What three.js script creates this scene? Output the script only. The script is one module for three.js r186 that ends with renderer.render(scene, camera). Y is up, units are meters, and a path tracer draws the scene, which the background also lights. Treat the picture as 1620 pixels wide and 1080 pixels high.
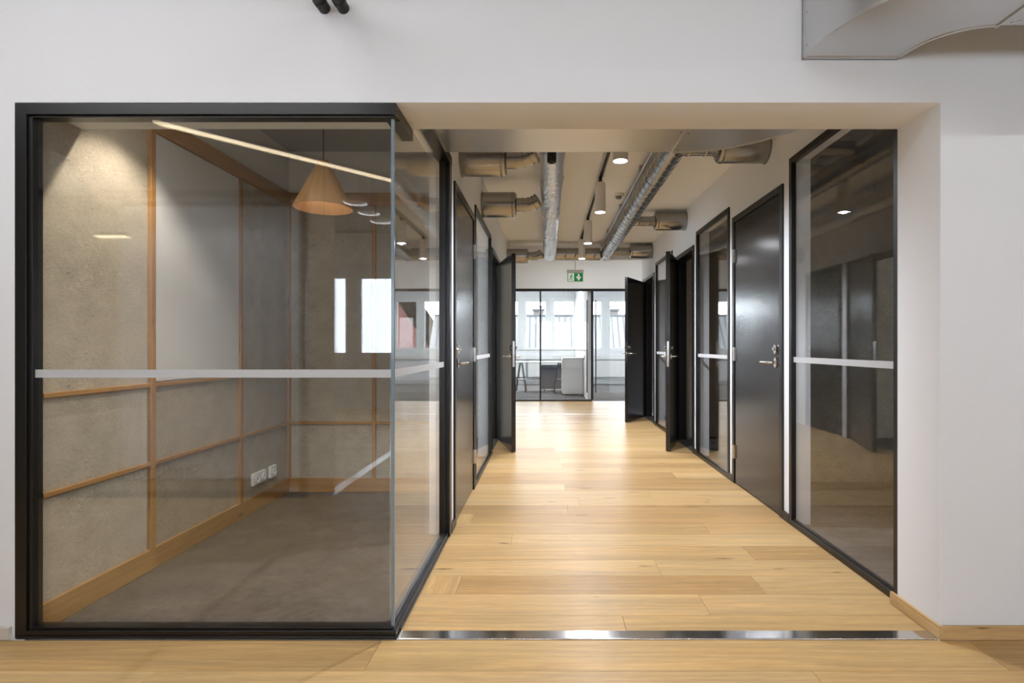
import * as THREE from 'three';
import { RoundedBoxGeometry } from 'three/addons/geometries/RoundedBoxGeometry.js';
import { mergeGeometries, mergeVertices, toCreasedNormals } from 'three/addons/utils/BufferGeometryUtils.js';
import { ImprovedNoise } from 'three/addons/math/ImprovedNoise.js';
import { RectAreaLightUniformsLib } from 'three/addons/lights/RectAreaLightUniformsLib.js';
import { TextGeometry } from 'three/addons/geometries/TextGeometry.js';
import { FontLoader } from 'three/addons/loaders/FontLoader.js';

// ------------------------------------------------------------------ camera, sky, exposure
RectAreaLightUniformsLib.init();
const scene = new THREE.Scene();
const FOCAL = 866;                                                   // focal length in pixels of the 1620 x 1080 frame
const camera = new THREE.PerspectiveCamera(2 * Math.atan(547 / FOCAL) * 180 / Math.PI, 1732 / 1094, 0.05, 200);
camera.position.set(0, 1.08, 0);
camera.lookAt(0, 1.08, -1);
camera.setViewOffset(1732, 1094, 0, 0, 1620, 1080);                  // lens shift: the vanishing point lies at (866, 547)
const renderer = new THREE.WebGLRenderer({ antialias: true });
renderer.shadowMap.enabled = true;
renderer.toneMapping = THREE.LinearToneMapping;
renderer.toneMappingExposure = 1.2;
scene.background = new THREE.Color().setRGB(0.90, 0.96, 1.05);       // bright overcast sky
scene.backgroundIntensity = 18.0;
const SPOT_POWER = 7, BOOTH_POWER = 2.8, LINEAR_POWER = 105, PANEL_POWER = 40, PASSAGE_POWER = 4;
const WARM = new THREE.Color().setRGB(0.95, 1.0, 1.12), AMBER = new THREE.Color().setRGB(1.0, 0.80, 0.52), NEUTRAL = new THREE.Color().setRGB(0.96, 0.98, 1.03), DAYLAMP = new THREE.Color().setRGB(0.93, 0.98, 1.0);

// ------------------------------------------------------------------ helpers
const R2 = Math.PI / 180;
let seedState = 12345;
const rnd = () => { seedState = (seedState + 0x6d2b79f5) | 0; let t = Math.imul(seedState ^ (seedState >>> 15), 1 | seedState); t = (t + Math.imul(t ^ (t >>> 7), 61 | t)) ^ t; return ((t ^ (t >>> 14)) >>> 0) / 4294967296; };
const noise = new ImprovedNoise();
const used = new Map();
function numbered(name) { const n = used.get(name) ?? 0; used.set(name, n + 1); return n ? `${name}_${String(n).padStart(3, '0')}` : name; }
function mark(o, label, category, group, kind) {
  if (label) o.userData.label = label;
  if (category) o.userData.category = category;
  if (group) o.userData.group = group;
  if (kind) o.userData.kind = kind;
  return o;
}
function thing(name, label, category, [x, y, z] = [0, 0, 0], group, kind) {
  const o = new THREE.Group();
  o.name = numbered(name); o.position.set(x, y, z); scene.add(o);
  return mark(o, label, category, group, kind);
}
function part(name, geometry, material, parent, [x, y, z] = [0, 0, 0]) {
  const m = new THREE.Mesh(Array.isArray(geometry) ? join(geometry) : geometry, material);
  m.name = parent === scene ? numbered(name) : name;
  m.position.set(x, y, z); m.castShadow = m.receiveShadow = true;
  parent.add(m);
  return m;
}
function single(name, geometry, material, label, category, pos, group, kind) { return mark(part(name, geometry, material, scene, pos), label, category, group, kind); }
function join(list) { return mergeGeometries(list.map((g) => { const h = g.index ? g.toNonIndexed() : g.clone(); for (const k of Object.keys(h.attributes)) if (!['position', 'normal', 'uv'].includes(k)) h.deleteAttribute(k); return h; })); }
// uv in metres from the position; grain runs along u on the longest side when asked
function metres(g, grain = false, du = 0, dv = 0) {
  g.computeBoundingBox();
  const p = g.attributes.position, n = g.attributes.normal, s = g.boundingBox.getSize(new THREE.Vector3()).toArray();
  const long = s.indexOf(Math.max(...s)), uv = new Float32Array(p.count * 2);
  for (let i = 0; i < p.count; i++) {
    const c = [p.getX(i), p.getY(i), p.getZ(i)], m = [Math.abs(n.getX(i)), Math.abs(n.getY(i)), Math.abs(n.getZ(i))];
    const k = m.indexOf(Math.max(...m)), rest = [0, 1, 2].filter((a) => a !== k);
    let [a, b] = k === 1 ? [0, 2] : k === 0 ? [2, 1] : [0, 1];
    if (grain) { if (rest.includes(long)) { a = long; b = rest.find((q) => q !== long); } else { [a, b] = rest; } }
    uv[2 * i] = c[a] + du; uv[2 * i + 1] = c[b] + dv;
  }
  g.setAttribute('uv', new THREE.BufferAttribute(uv, 2));
  return g;
}
// box from corner to corner (x0..x1, y0..y1, depth d0..d1 in front of the lens plane, z = -d)
function span(x0, x1, y0, y1, d0, d1, r = 0.0015, grain = false, du = 0, dv = 0) {
  const w = x1 - x0, h = y1 - y0, l = d1 - d0, k = Math.min(r, w * 0.45, h * 0.45, l * 0.45);
  const g = k > 0 ? new RoundedBoxGeometry(w, h, l, 1, k) : new THREE.BoxGeometry(w, h, l);
  g.translate((x0 + x1) / 2, (y0 + y1) / 2, -(d0 + d1) / 2);
  return metres(g, grain, du, dv);
}
// box in local axes x, y, z
function lb(x0, x1, y0, y1, z0, z1, r = 0.0015, grain = false) { return span(x0, x1, y0, y1, -z1, -z0, r, grain); }
function along(a, b, r0, r1 = r0, seg = 28, open = false) {
  const A = new THREE.Vector3(...a), B = new THREE.Vector3(...b), L = A.distanceTo(B);
  const g = new THREE.CylinderGeometry(r1, r0, L, seg, 1, open);
  g.translate(0, L / 2, 0);
  g.applyQuaternion(new THREE.Quaternion().setFromUnitVectors(new THREE.Vector3(0, 1, 0), B.sub(A).normalize()));
  g.translate(...a);
  return g;
}
function lathe(profile, seg = 48) { return new THREE.LatheGeometry(profile.map(([r, y]) => new THREE.Vector2(r, y)), seg); }
function lathedSmooth(profile, seg = 48, crease = 0.6) { return toCreasedNormals(lathe(profile, seg), crease); }
// plan outline (x, depth) raised from y0 to y1
function raised(outline, y0, y1, bevel = 0) {
  const s = new THREE.Shape(outline.map(([x, d]) => new THREE.Vector2(x, d)));
  const g = new THREE.ExtrudeGeometry(s, { depth: y1 - y0 - 2 * bevel, bevelEnabled: bevel > 0, bevelThickness: bevel, bevelSize: bevel, bevelOffset: -bevel, bevelSegments: 1, curveSegments: 24 });
  g.rotateX(-Math.PI / 2); g.translate(0, y0 + bevel, 0);
  return metres(toCreasedNormals(g, 0.5));
}

// ------------------------------------------------------------------ textures
function tex(w, h, fn, srgb, repeatX = 1, repeatY = repeatX) {
  const data = new Uint8Array(w * h * 4);
  for (let y = 0; y < h; y++) for (let x = 0; x < w; x++) {
    const c = fn(x / w, y / h, x, y), i = (y * w + x) * 4;
    for (let k = 0; k < 3; k++) data[i + k] = Math.max(0, Math.min(255, (c.length ? c[k] : c) * 255));
    data[i + 3] = 255;
  }
  const t = new THREE.DataTexture(data, w, h);
  t.wrapS = t.wrapT = THREE.RepeatWrapping; t.magFilter = THREE.LinearFilter; t.minFilter = THREE.LinearMipmapLinearFilter; t.generateMipmaps = true;
  if (srgb) t.colorSpace = THREE.SRGBColorSpace;
  t.repeat.set(repeatX, repeatY); t.needsUpdate = true;
  return t;
}
// noise that repeats on the unit square
function tiled(u, v, fx, fy, s) {
  const a = (uu, vv) => noise.noise(uu * fx, vv * fy, s);
  return a(u, v) * (1 - u) * (1 - v) + a(u - 1, v) * u * (1 - v) + a(u, v - 1) * (1 - u) * v + a(u - 1, v - 1) * u * v;
}
// oak, 4 m x 2 m, the grain along u
const knots = [];
for (let i = 0; i < 34; i++) knots.push([rnd() * 4, rnd() * 2, 0.004 + rnd() * 0.010, 2 + rnd() * 3, 0.2 + rnd() * 0.35]);
const grainCells = new Float32Array(2048 * 1024);
const oak = tex(2048, 1024, (a, b, px, py) => {
  const u = a * 4, v = b * 2;
  let warp = 0, dark = 0;
  for (const [ku, kv, r, st, k] of knots) {
    const du = (u - ku) / (r * st), dv = (v - kv) / r;
    if (Math.abs(du) > 9 || Math.abs(dv) > 9) continue;
    const q = Math.sqrt(du * du + dv * dv) + 0.25 * noise.noise(u * 60, v * 160, 3);
    if (q < 1.6) dark += k * Math.max(0, 1 - q / 1.1);
    warp += Math.exp(-q * 0.55) * Math.sign(dv) * 0.6;
    dark += 0.10 * k * Math.exp(-Math.abs(dv) * 1.5) * Math.max(0, 1 - Math.abs(du) / 7);
  }
  const n1 = noise.noise(u * 0.9, v * 9, 1.5), n2 = noise.noise(u * 2.2, v * 26 + warp, 7.5), g1 = noise.noise(u * 9, v * 230 + warp * 6, 2.5), g2 = noise.noise(u * 22, v * 600, 9.5);
  const rings = Math.sin((v * 22 + n1 * 1.8 + warp * 0.7) * 6.283);
  const t = 1 + 0.07 * n1 + 0.05 * n2 + 0.055 * g1 + 0.05 * g2 + 0.022 * rings - dark * 0.75;
  grainCells[py * 2048 + px] = t;
  return [0.770 * t, 0.655 * (t - 0.02 * n2 - dark * 0.08), 0.470 * (t - 0.05 * n2 - dark * 0.12)];
}, true, 0.25, 0.5);
const oakBump = tex(2048, 1024, (a, b, x, y) => 0.5 + (grainCells[y * 2048 + x] - 1) * 1.6, false, 0.25, 0.5);
const feltValue = new Float32Array(1024 * 1024);
const felt = tex(1024, 1024, (u, v, x, y) => {
  const wx = tiled(u, v, 14, 14, 4.1) * 0.02;
  const f = 0.16 * tiled(u, v, 5, 7, 0.5) + 0.16 * tiled(u + wx, v + wx, 30, 70, 1.5) + 0.22 * tiled(u + wx, v, 70, 160, 2.5) + 0.2 * noise.noise(x * 0.45, y * 0.9, 3.3) + (rnd() - 0.5) * 0.10;
  const fibre = Math.max(0, tiled(u + 2 * wx, v - wx, 40, 110, 6.7) - 0.28) * 0.9;
  const t = 1 + f * 0.5 - fibre * 0.8;
  feltValue[y * 1024 + x] = t;
  return [0.695 * t, 0.655 * t, 0.585 * t];
}, true, 2.2);
const feltBump = tex(1024, 1024, (u, v, x, y) => 0.5 + (feltValue[y * 1024 + x] - 1) * 0.9, false, 2.2);
const carpetValue = new Float32Array(1024 * 1024);
const carpetMap = tex(1024, 1024, (u, v, x, y) => {
  const big = tiled(u, v, 5, 5, 8.5) + 0.7 * tiled(u, v, 12, 12, 9.5), mid = tiled(u, v, 34, 34, 1.2), fine = noise.noise(x * 0.8, y * 0.8, 5.5);
  const t = 1 + 0.20 * big + 0.16 * mid + 0.34 * fine + (rnd() - 0.5) * 0.30;
  carpetValue[y * 1024 + x] = t;
  return [0.345 * t, 0.325 * t, 0.31 * t];
}, true, 0.9);
const carpetBump = tex(1024, 1024, (u, v, x, y) => 0.5 + (carpetValue[y * 1024 + x] - 1) * 0.7, false, 0.9);
const plasterBump = tex(512, 512, (u, v, x, y) => 0.5 + 0.25 * tiled(u, v, 6, 6, 2.2) + 0.12 * tiled(u, v, 40, 40, 5.2) + 0.1 * noise.noise(x * 0.5, y * 0.5, 1.1), false, 1.2);
const foilBump = tex(1024, 1024, (u, v) => 0.5 + 0.22 * Math.abs(tiled(u, v, 8, 22, 3.1)) * 2 - 0.2 + 0.3 * Math.abs(tiled(u, v, 26, 50, 7.1)), false, 1);
const veneer = tex(512, 512, (u, v) => {
  const t = 1 + 0.10 * tiled(u, v, 90, 3, 2.5) + 0.08 * tiled(u, v, 30, 2, 4.5) + 0.05 * tiled(u, v, 6, 4, 1.5);
  return [0.80 * t, 0.63 * t, 0.42 * t];
}, true, 1);

// ------------------------------------------------------------------ materials
const S = (hex, roughness, o = {}) => new THREE.MeshStandardMaterial({ color: hex, roughness, ...o });
const P = (o) => new THREE.MeshPhysicalMaterial(o);
const M = {
  wall: S('#e6e7e9', 0.85, { bumpMap: plasterBump, bumpScale: 0.0012 }),
  corridorWall: S('#f0f2f4', 0.85, { bumpMap: plasterBump, bumpScale: 0.001 }),
  ceiling: S('#f1f3f5', 0.9, { bumpMap: plasterBump, bumpScale: 0.0015 }),
  greyCeiling: S('#a4a5a6', 0.9),
  black: S('#131211', 0.32),
  blackSoft: S('#1a1918', 0.5),
  leaf: S('#211e1d', 0.19),
  chrome: S('#d8d6d2', 0.16, { metalness: 1 }),
  brushed: S('#c9c7c3', 0.28, { metalness: 1 }),
  mirror: S('#cfcdc9', 0.13, { metalness: 1 }),
  zinc: S('#d0d0d0', 0.34, { metalness: 1 }),
  zincTube: S('#a3a2a1', 0.24, { metalness: 1 }),
  foil: S('#e2e2e2', 0.28, { metalness: 1, bumpMap: foilBump, bumpScale: 0.012 }),
  felt: S('#ffffff', 0.95, { map: felt, bumpMap: feltBump, bumpScale: 0.0012 }),
  carpet: S('#ffffff', 0.97, { map: carpetMap, bumpMap: carpetBump, bumpScale: 0.003 }),
  carpetGrey: S('#e8f0f6', 0.97, { map: carpetMap, bumpMap: carpetBump, bumpScale: 0.003 }),
  subfloor: S('#3a3026', 0.9),
  wood: S('#dcc2a2', 0.5, { map: oak, bumpMap: oakBump, bumpScale: 0.0004 }),
  woodSkirt: S('#fff6ec', 0.5, { map: oak, bumpMap: oakBump, bumpScale: 0.0004 }),
  paintedSkirt: S('#cdc6ba', 0.5),
  veneer: S('#ffffff', 0.55, { map: veneer, side: THREE.DoubleSide }),
  white: S('#e6e6e4', 0.4),
  whiteLamp: S('#e9e6e0', 0.5),
  board: S('#dcdcdc', 0.35),
  window: S('#e8ebea', 0.45),
  grey: S('#7c7d7e', 0.5),
  band: P({ color: '#cfd0d1', roughness: 0.9, transmission: 0.25, thickness: 0 }),
  bandOffice: P({ color: '#f2f4f4', roughness: 0.9, transmission: 0.35, thickness: 0 }),
  glass: P({ color: new THREE.Color().setRGB(0.98, 0.985, 0.985), roughness: 0, transmission: 1, thickness: 0, ior: 1.5 }),
  glassWindow: P({ color: new THREE.Color().setRGB(0.95, 0.965, 0.96), roughness: 0, transmission: 1, thickness: 0, ior: 1.5 }),
  glassHall: P({ color: new THREE.Color().setRGB(0.60, 0.61, 0.62), roughness: 0, transmission: 1, thickness: 0, ior: 1.5 }),   // sun control glass
  seal: P({ color: '#8598a4', roughness: 0.12, transmission: 0.2, thickness: 0 }),
  glowWarm: S('#fff2dc', 0.5, { emissive: WARM, emissiveIntensity: 6 }),
  glowLine: S('#fff2dc', 0.5, { emissive: AMBER, emissiveIntensity: 4.5 }),
  glowRing: S('#ffffff', 0.5, { emissive: NEUTRAL, emissiveIntensity: 3 }),
  glowPanel: S('#ffffff', 0.5, { emissive: DAYLAMP, emissiveIntensity: 2 }),
  curtain: P({ color: '#f1f4f9', roughness: 0.97, transmission: 0.5, thickness: 0, side: THREE.DoubleSide }),
  red: S('#5a1a14', 0.5),
  trestle: S('#2a2d33', 0.5),
  screen: S('#4a5260', 0.8),
  roofZinc: S('#404143', 0.7),
  roofSeam: S('#1d1e20', 0.7),
  brick: S('#47201a', 0.9),
  chimney: S('#3b3735', 0.9),
  ground: S('#9a9a96', 0.95),
};
const planks = ['#fdf6ee', '#f2e8dc', '#fff9f3', '#f8efe4', '#e9dccd', '#fbf3e6'].map((c) => P({ color: c, roughness: 0.36, specularIntensity: 0.15, map: oak, bumpMap: oakBump, bumpScale: 0.0003 }));

// ------------------------------------------------------------------ the room shell
const XL = -0.56, XR = 1.478, WALL_T = 0.12;                          // corridor wall faces
const FRONT = 2.02, BACK = 2.27, OPEN_L = -1.966, OPEN_R = 1.45, OPEN_TOP = 1.977;
const CEIL = 2.53, HALL = 3.05;

function floorOf(name, label, x0, x1, d0, d1, rows, joints) {         // rows of boards across, from d0 inward
  const f = thing(name, label, 'floor', [0, 0, 0], undefined, 'structure');
  part('subfloor', span(x0, x1, -0.12, -0.0142, d0, d1, 0), M.subfloor, f);
  rows.forEach(([a, b], i) => {
    let cuts = joints?.[i];
    if (!cuts) { cuts = []; let x = x0 + 0.3 + rnd() * 1.9; while (x < x1 - 0.25) { cuts.push(x); x += 1.9 + rnd() * 0.35; } }
    const ends = [x0, ...cuts.sort((p, q) => p - q).filter((c) => c > x0 + 0.05 && c < x1 - 0.05), x1];
    for (let k = 0; k + 1 < ends.length; k++) {
      const g = span(ends[k] + 0.0004, ends[k + 1] - 0.0004, -0.014, 0, a + 0.0004, b - 0.0004, 0.0012, true);
      const uv = g.attributes.uv, xs = ends[k], du = rnd() * Math.max(0, 3.9 - (ends[k + 1] - xs)), dv = rnd() * 1.75;
      for (let q = 0; q < uv.count; q++) uv.setXY(q, uv.getX(q) - xs + du, uv.getY(q) + a + 0.2 + dv);
      part('oak_plank', g, planks[Math.floor(rnd() * planks.length)], f);
    }
  });
  return f;
}
const W = 0.19;
{ // corridor: boards from the threshold to the cross passage
  const rows = [[2.076, 2.194]]; for (let d = 2.194; d < 8.6; d += W) rows.push([d, Math.min(d + W, 8.64)]);
  const joints = { 0: [0.3], 1: [0.656], 2: [0.955, -0.4], 3: [0.54], 4: [1.05], 5: [-0.2], 6: [0.94], 7: [0.133 - 0.6], 8: [0.133], 9: [0.22], 10: [0.75] };
  floorOf('floor', 'oak plank floor of the corridor between the black doors', XL - 0.004, XR + 0.004, 2.076, 8.64, rows, joints);
  const front = []; for (let d = 2.01; d > -5.4; d -= W) front.push([Math.max(d - W, -5.42), d]);
  floorOf('floor', 'oak plank floor of the hall before the opening', -5, 5, -5.42, 2.01, front, { 0: [-2.9, -0.61, 1.54, 3.7], 1: [-3.4, -1.3, 0.88, 2.9] });
  const cross = []; for (let d = 8.69; d < 10.6; d += W) cross.push([d, Math.min(d + W, 10.72)]);
  floorOf('floor', 'pale oak plank floor of the cross passage before the glazed office', -4.5, 5, 8.69, 10.72, cross);
}
single('floor', span(-1.96, XL - 0.006, -0.12, -0.004, FRONT + 0.035, 4.07, 0), M.carpet, 'dark taupe carpet floor inside the glass meeting booth', 'floor', undefined, undefined, 'structure');
single('floor', span(-4.4, XL - 0.006, -0.12, -0.004, 4.17, 7.9, 0), M.carpet, 'carpet floor of the dim room behind the second pane', 'floor', undefined, undefined, 'structure');
single('floor', span(XR + 0.006, 4.3, -0.12, -0.004, 2.28, 8.5, 0), M.carpet, 'dark carpet floor of the small rooms behind the black doors', 'floor', undefined, undefined, 'structure');
single('floor', span(-4.5, 5, -0.12, -0.002, 10.74, 15.6, 0), M.carpetGrey, 'pale grey carpet floor of the bright office', 'floor', undefined, undefined, 'structure');

{ // front wall with the wide opening and the hole where the duct comes through
  const s = new THREE.Shape([[-5.1, -0.1], [OPEN_L, -0.1], [OPEN_L, OPEN_TOP], [OPEN_R, OPEN_TOP], [OPEN_R, -0.1], [5.1, -0.1], [5.1, 3.2], [-5.1, 3.2]].map((p) => new THREE.Vector2(...p)));
  s.holes.push(new THREE.Path([[0.9405, 2.1365], [1.2915, 2.1365], [1.2915, 2.4205], [0.9405, 2.4205]].map((p) => new THREE.Vector2(...p))));
  const g = new THREE.ExtrudeGeometry(s, { depth: BACK - FRONT - 0.008, bevelEnabled: true, bevelThickness: 0.004, bevelSize: 0.004, bevelOffset: -0.004, bevelSegments: 2 });
  g.translate(0, 0, -BACK + 0.004);
  single('wall_front', metres(toCreasedNormals(g, 0.4)), M.wall, 'white plastered wall with the wide opening to the corridor', 'wall', undefined, undefined, 'structure');
}
// walls of the corridor: an outline along depth with the openings cut out
function sideWall(name, x0, x1, d0, d1, top, openings, label, mat) {
  const pts = [[d0, -0.1]];
  for (const [a, b, t] of openings) pts.push([a, -0.1], [a, t], [b, t], [b, -0.1]);
  pts.push([d1, -0.1], [d1, top], [d0, top]);
  const s = new THREE.Shape(pts.map((p) => new THREE.Vector2(...p)));
  const g = new THREE.ExtrudeGeometry(s, { depth: x1 - x0, bevelEnabled: false });
  g.rotateY(Math.PI / 2); g.translate(x0, 0, 0);                      // x -> -z, extrusion -> x
  return single(name, metres(toCreasedNormals(g, 0.4)), mat, label, 'wall', undefined, undefined, 'structure');
}
const L1 = [3.262, 4.16, 2.065], L2 = [4.20, 5.37, 2.165], L3 = [5.46, 6.44, 2.065], L4 = [6.55, 7.46, 2.065];
const R1 = [2.285, 3.325, 2.215], R2d = [3.42, 4.352, 2.095], R3 = [4.43, 5.41, 2.205], R4 = [5.50, 6.37, 2.095], R5 = [6.45, 7.44, 2.205], R6 = [7.54, 8.46, 2.095];
sideWall('wall_left', XL - WALL_T, XL, 3.15, 8.55, 3.0, [L1, L2, L3, L4], 'white corridor wall with doors and a pane on the booth side', M.corridorWall);
sideWall('wall_right', XR, XR + WALL_T, 2.272, 8.55, 3.0, [R1, R2d, R3, R4, R5, R6], 'white corridor wall with three black doors and three panes', M.corridorWall);
// header over the side glass of the booth: the wall goes on above the panes
single('wall_booth_header', span(XL - WALL_T, XL, 2.165, 3.0, 2.272, 3.15, 0), M.corridorWall, 'white wall above the side pane of the booth', 'wall', undefined, undefined, 'structure');
single('wall_end', span(-0.69, 1.6, 2.335, 3.0, 7.93, 8.02, 0), M.corridorWall, 'white bulkhead wall over the far end of the corridor', 'wall', undefined, undefined, 'structure');
single('ceiling', span(XL - 0.02, XR + 0.02, CEIL, CEIL + 0.12, 2.272, 7.93, 0), M.ceiling, 'off white plaster ceiling of the corridor', 'ceiling', undefined, undefined, 'structure');
single('ceiling', span(-4.5, 5, 2.82, 2.94, 8.02, 15.75, 0), M.ceiling, 'white ceiling of the cross passage and the office', 'ceiling', undefined, undefined, 'structure');
single('ceiling', span(-4.4, XL - WALL_T, CEIL, CEIL + 0.12, 2.272, 8.02, 0), M.greyCeiling, 'grey ceiling of the booth and the room behind', 'ceiling', undefined, undefined, 'structure');
single('ceiling', span(XR + WALL_T, 4.4, CEIL, CEIL + 0.12, 2.272, 8.5, 0), M.greyCeiling, 'grey ceiling of the dark rooms behind the black doors', 'ceiling', undefined, undefined, 'structure');
single('ceiling', span(-5.1, 5.1, HALL, HALL + 0.12, -5.6, FRONT, 0), M.greyCeiling, 'grey ceiling of the hall', 'ceiling', undefined, undefined, 'structure');
// hall walls and its window wall behind the camera
single('wall_hall_left', span(-5.12, -5, -0.1, 3.2, -5.6, FRONT, 0), M.wall, 'white side wall of the hall beside the curtained booth', 'wall', undefined, undefined, 'structure');
single('wall_hall_right', span(5, 5.12, -0.1, 3.2, -5.6, FRONT, 0), M.wall, 'white side wall of the hall at the far side of the duct', 'wall', undefined, undefined, 'structure');
// rooms behind the corridor walls
single('wall_rooms_right', span(4.3, 4.42, -0.1, 3.0, 2.272, 8.55, 0), M.felt, 'grey felt wall at the back of the small rooms', 'wall', undefined, undefined, 'structure');
single('wall_rooms_left', span(-4.52, -4.4, -0.1, 3.0, 4.07, 8.55, 0), M.felt, 'grey felt wall of the room behind the booth', 'wall', undefined, undefined, 'structure');
single('wall_partition', span(XR + WALL_T, 4.3, -0.1, CEIL, 4.36, 4.42, 0), M.felt, 'felt partition between the first two small rooms', 'wall', undefined, undefined, 'structure');
single('wall_partition', span(XR + WALL_T, 4.3, -0.1, CEIL, 6.52, 6.58, 0), M.felt, 'grey felt partition seen through the open black door', 'wall', undefined, undefined, 'structure');
single('wall_partition', span(XR + WALL_T, 4.3, -0.1, 3.0, 8.55, 8.65, 0), M.wall, 'white partition at the end of the small rooms', 'wall', undefined, undefined, 'structure');
single('wall_partition', span(-4.4, XL - WALL_T, -0.1, 3.0, 6.45, 6.53, 0), M.felt, 'felt partition closing the room with the open door', 'wall', undefined, undefined, 'structure');
single('wall_partition', span(-4.4, XL - WALL_T, -0.1, 3.0, 8.55, 8.65, 0), M.wall, 'white partition towards the cross passage', 'wall', undefined, undefined, 'structure');
single('wall_cross', span(-4.62, -4.5, -0.1, 3.0, 8.5, 15.75, 0), M.wall, 'white end wall of the passage and office', 'wall', undefined, undefined, 'structure');
single('wall_cross', span(5, 5.12, -0.1, 3.0, 8.5, 15.75, 0), M.wall, 'white far end wall of the passage and office', 'wall', undefined, undefined, 'structure');

// window wall: openings along x
function windowWall(name, x0, x1, d0, d1, top, openings, label) {
  const s = new THREE.Shape([[x0, -0.1], [x1, -0.1], [x1, top], [x0, top]].map((p) => new THREE.Vector2(...p)));
  for (const [a, b, y0, y1] of openings) s.holes.push(new THREE.Path([[a, y0], [b, y0], [b, y1], [a, y1]].map((p) => new THREE.Vector2(...p))));
  const g = new THREE.ExtrudeGeometry(s, { depth: d1 - d0, bevelEnabled: false });
  g.translate(0, 0, -d1);
  return single(name, metres(toCreasedNormals(g, 0.4)), M.wall, label, 'wall', undefined, undefined, 'structure');
}
function windowUnit(n, a, b, y0, y1, d0, d1, label, glass = M.glassWindow) {                  // a pane in a sash in a frame; the inner face at d0
  const w = thing(`window_${n}`, label, 'window', [(a + b) / 2, y0, -(d0 + d1) / 2], undefined, 'structure');
  const hw = (b - a) / 2, h = y1 - y0, t = Math.abs(d1 - d0) / 2;
  const ring = (m, f, z0, z1, r) => [lb(-hw + m, -hw + m + f, m, h - m, z0, z1, r), lb(hw - m - f, hw - m, m, h - m, z0, z1, r), lb(-hw + m + f, hw - m - f, m, m + f, z0, z1, r), lb(-hw + m + f, hw - m - f, h - m - f, h - m, z0, z1, r)];
  part('frame', ring(0, 0.045, -t, t, 0.003), M.window, w);
  part('sash', ring(0.045, 0.055, -0.02, 0.03, 0.004), M.window, w);
  part('pane', lb(-hw + 0.1, hw - 0.1, 0.1, h - 0.1, -0.004, 0.004, 0), glass, w);
  part('handle', [lb(-hw + 0.062, -hw + 0.082, h * 0.42, h * 0.42 + 0.07, 0.03, 0.04, 0.003), lb(-hw + 0.066, -hw + 0.078, h * 0.42 - 0.06, h * 0.42 + 0.03, 0.045, 0.058, 0.003), lb(-hw + 0.067, -hw + 0.077, h * 0.42 + 0.02, h * 0.42 + 0.032, 0.038, 0.05, 0.002)], M.brushed, w);
  return w;
}
const officeX = [-3.87, -3.08, -2.28, -1.49, -0.70, 0.10, 0.89, 1.69, 2.48, 3.28, 4.07];
windowWall('wall_office', -4.6, 5.1, 15.6, 15.75, 2.94, officeX.map((x) => [x, x + 0.74, 0.92, 2.44]), 'white office wall with a row of narrow windows');
const nth = ['first', 'second', 'third', 'fourth', 'fifth', 'sixth', 'seventh', 'eighth', 'ninth', 'tenth', 'eleventh'];
officeX.forEach((x, i) => windowUnit(i + 1, x, x + 0.74, 0.92, 2.44, 15.6, 15.72, `white framed office window, ${nth[i]} of the row from the booth side`));
const hallX = [-4.72, -3.88, -3.36, -2.42, -1.48, -0.54, 0.40, 1.34, 2.28, 3.22, 4.1];
const hallW = hallX.map((x) => [x, x + (x === -3.88 ? 0.44 : x === -4.72 ? 0.74 : 0.84), 0.86, 2.36]);
windowWall('wall_hall_windows', -5.1, 5.1, -5.6, -5.45, 3.2, hallW, 'white window wall of the hall opposite the opening');
hallW.forEach(([a, b, y0, y1], i) => windowUnit(i + 12, a, b, y0, y1, -5.45, -5.57, `white hall window mirrored in the booth glass, ${nth[i]} of the hall row`, M.glassHall));

// ------------------------------------------------------------------ skirting, thresholds, trims
{
  single('baseboard_front_left', span(-5, OPEN_L - 0.008, 0.002, 0.048, FRONT - 0.016, FRONT, 0.002, true), M.paintedSkirt, 'pale skirting board on the white wall beside the booth', 'skirting', undefined, undefined, 'structure');
  const b = thing('baseboard_right', 'pale oak skirting round the corner of the white pier', 'skirting', [0, 0, 0], undefined, 'structure');
  part('board', span(OPEN_R - 0.012, OPEN_R, 0.001, 0.051, FRONT - 0.012, 2.30, 0.002, true, 0.4, 0.5), M.woodSkirt, b);
  part('board', span(OPEN_R - 0.001, 5, 0.001, 0.051, FRONT - 0.013, FRONT, 0.002, true, -0.6, 0.9), M.woodSkirt, b);
  single('threshold_strip', span(XL + 0.005, OPEN_R - 0.012, -0.012, 0.0035, 2.014, 2.074, 0.003), M.mirror, 'polished steel threshold strip across the corridor entrance', 'threshold');
  single('threshold_strip', span(XL - 0.1, XR + 0.1, -0.012, 0.004, 8.642, 8.688, 0.003), M.brushed, 'narrow dull metal threshold strip at the far corridor end', 'threshold');
}

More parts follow.
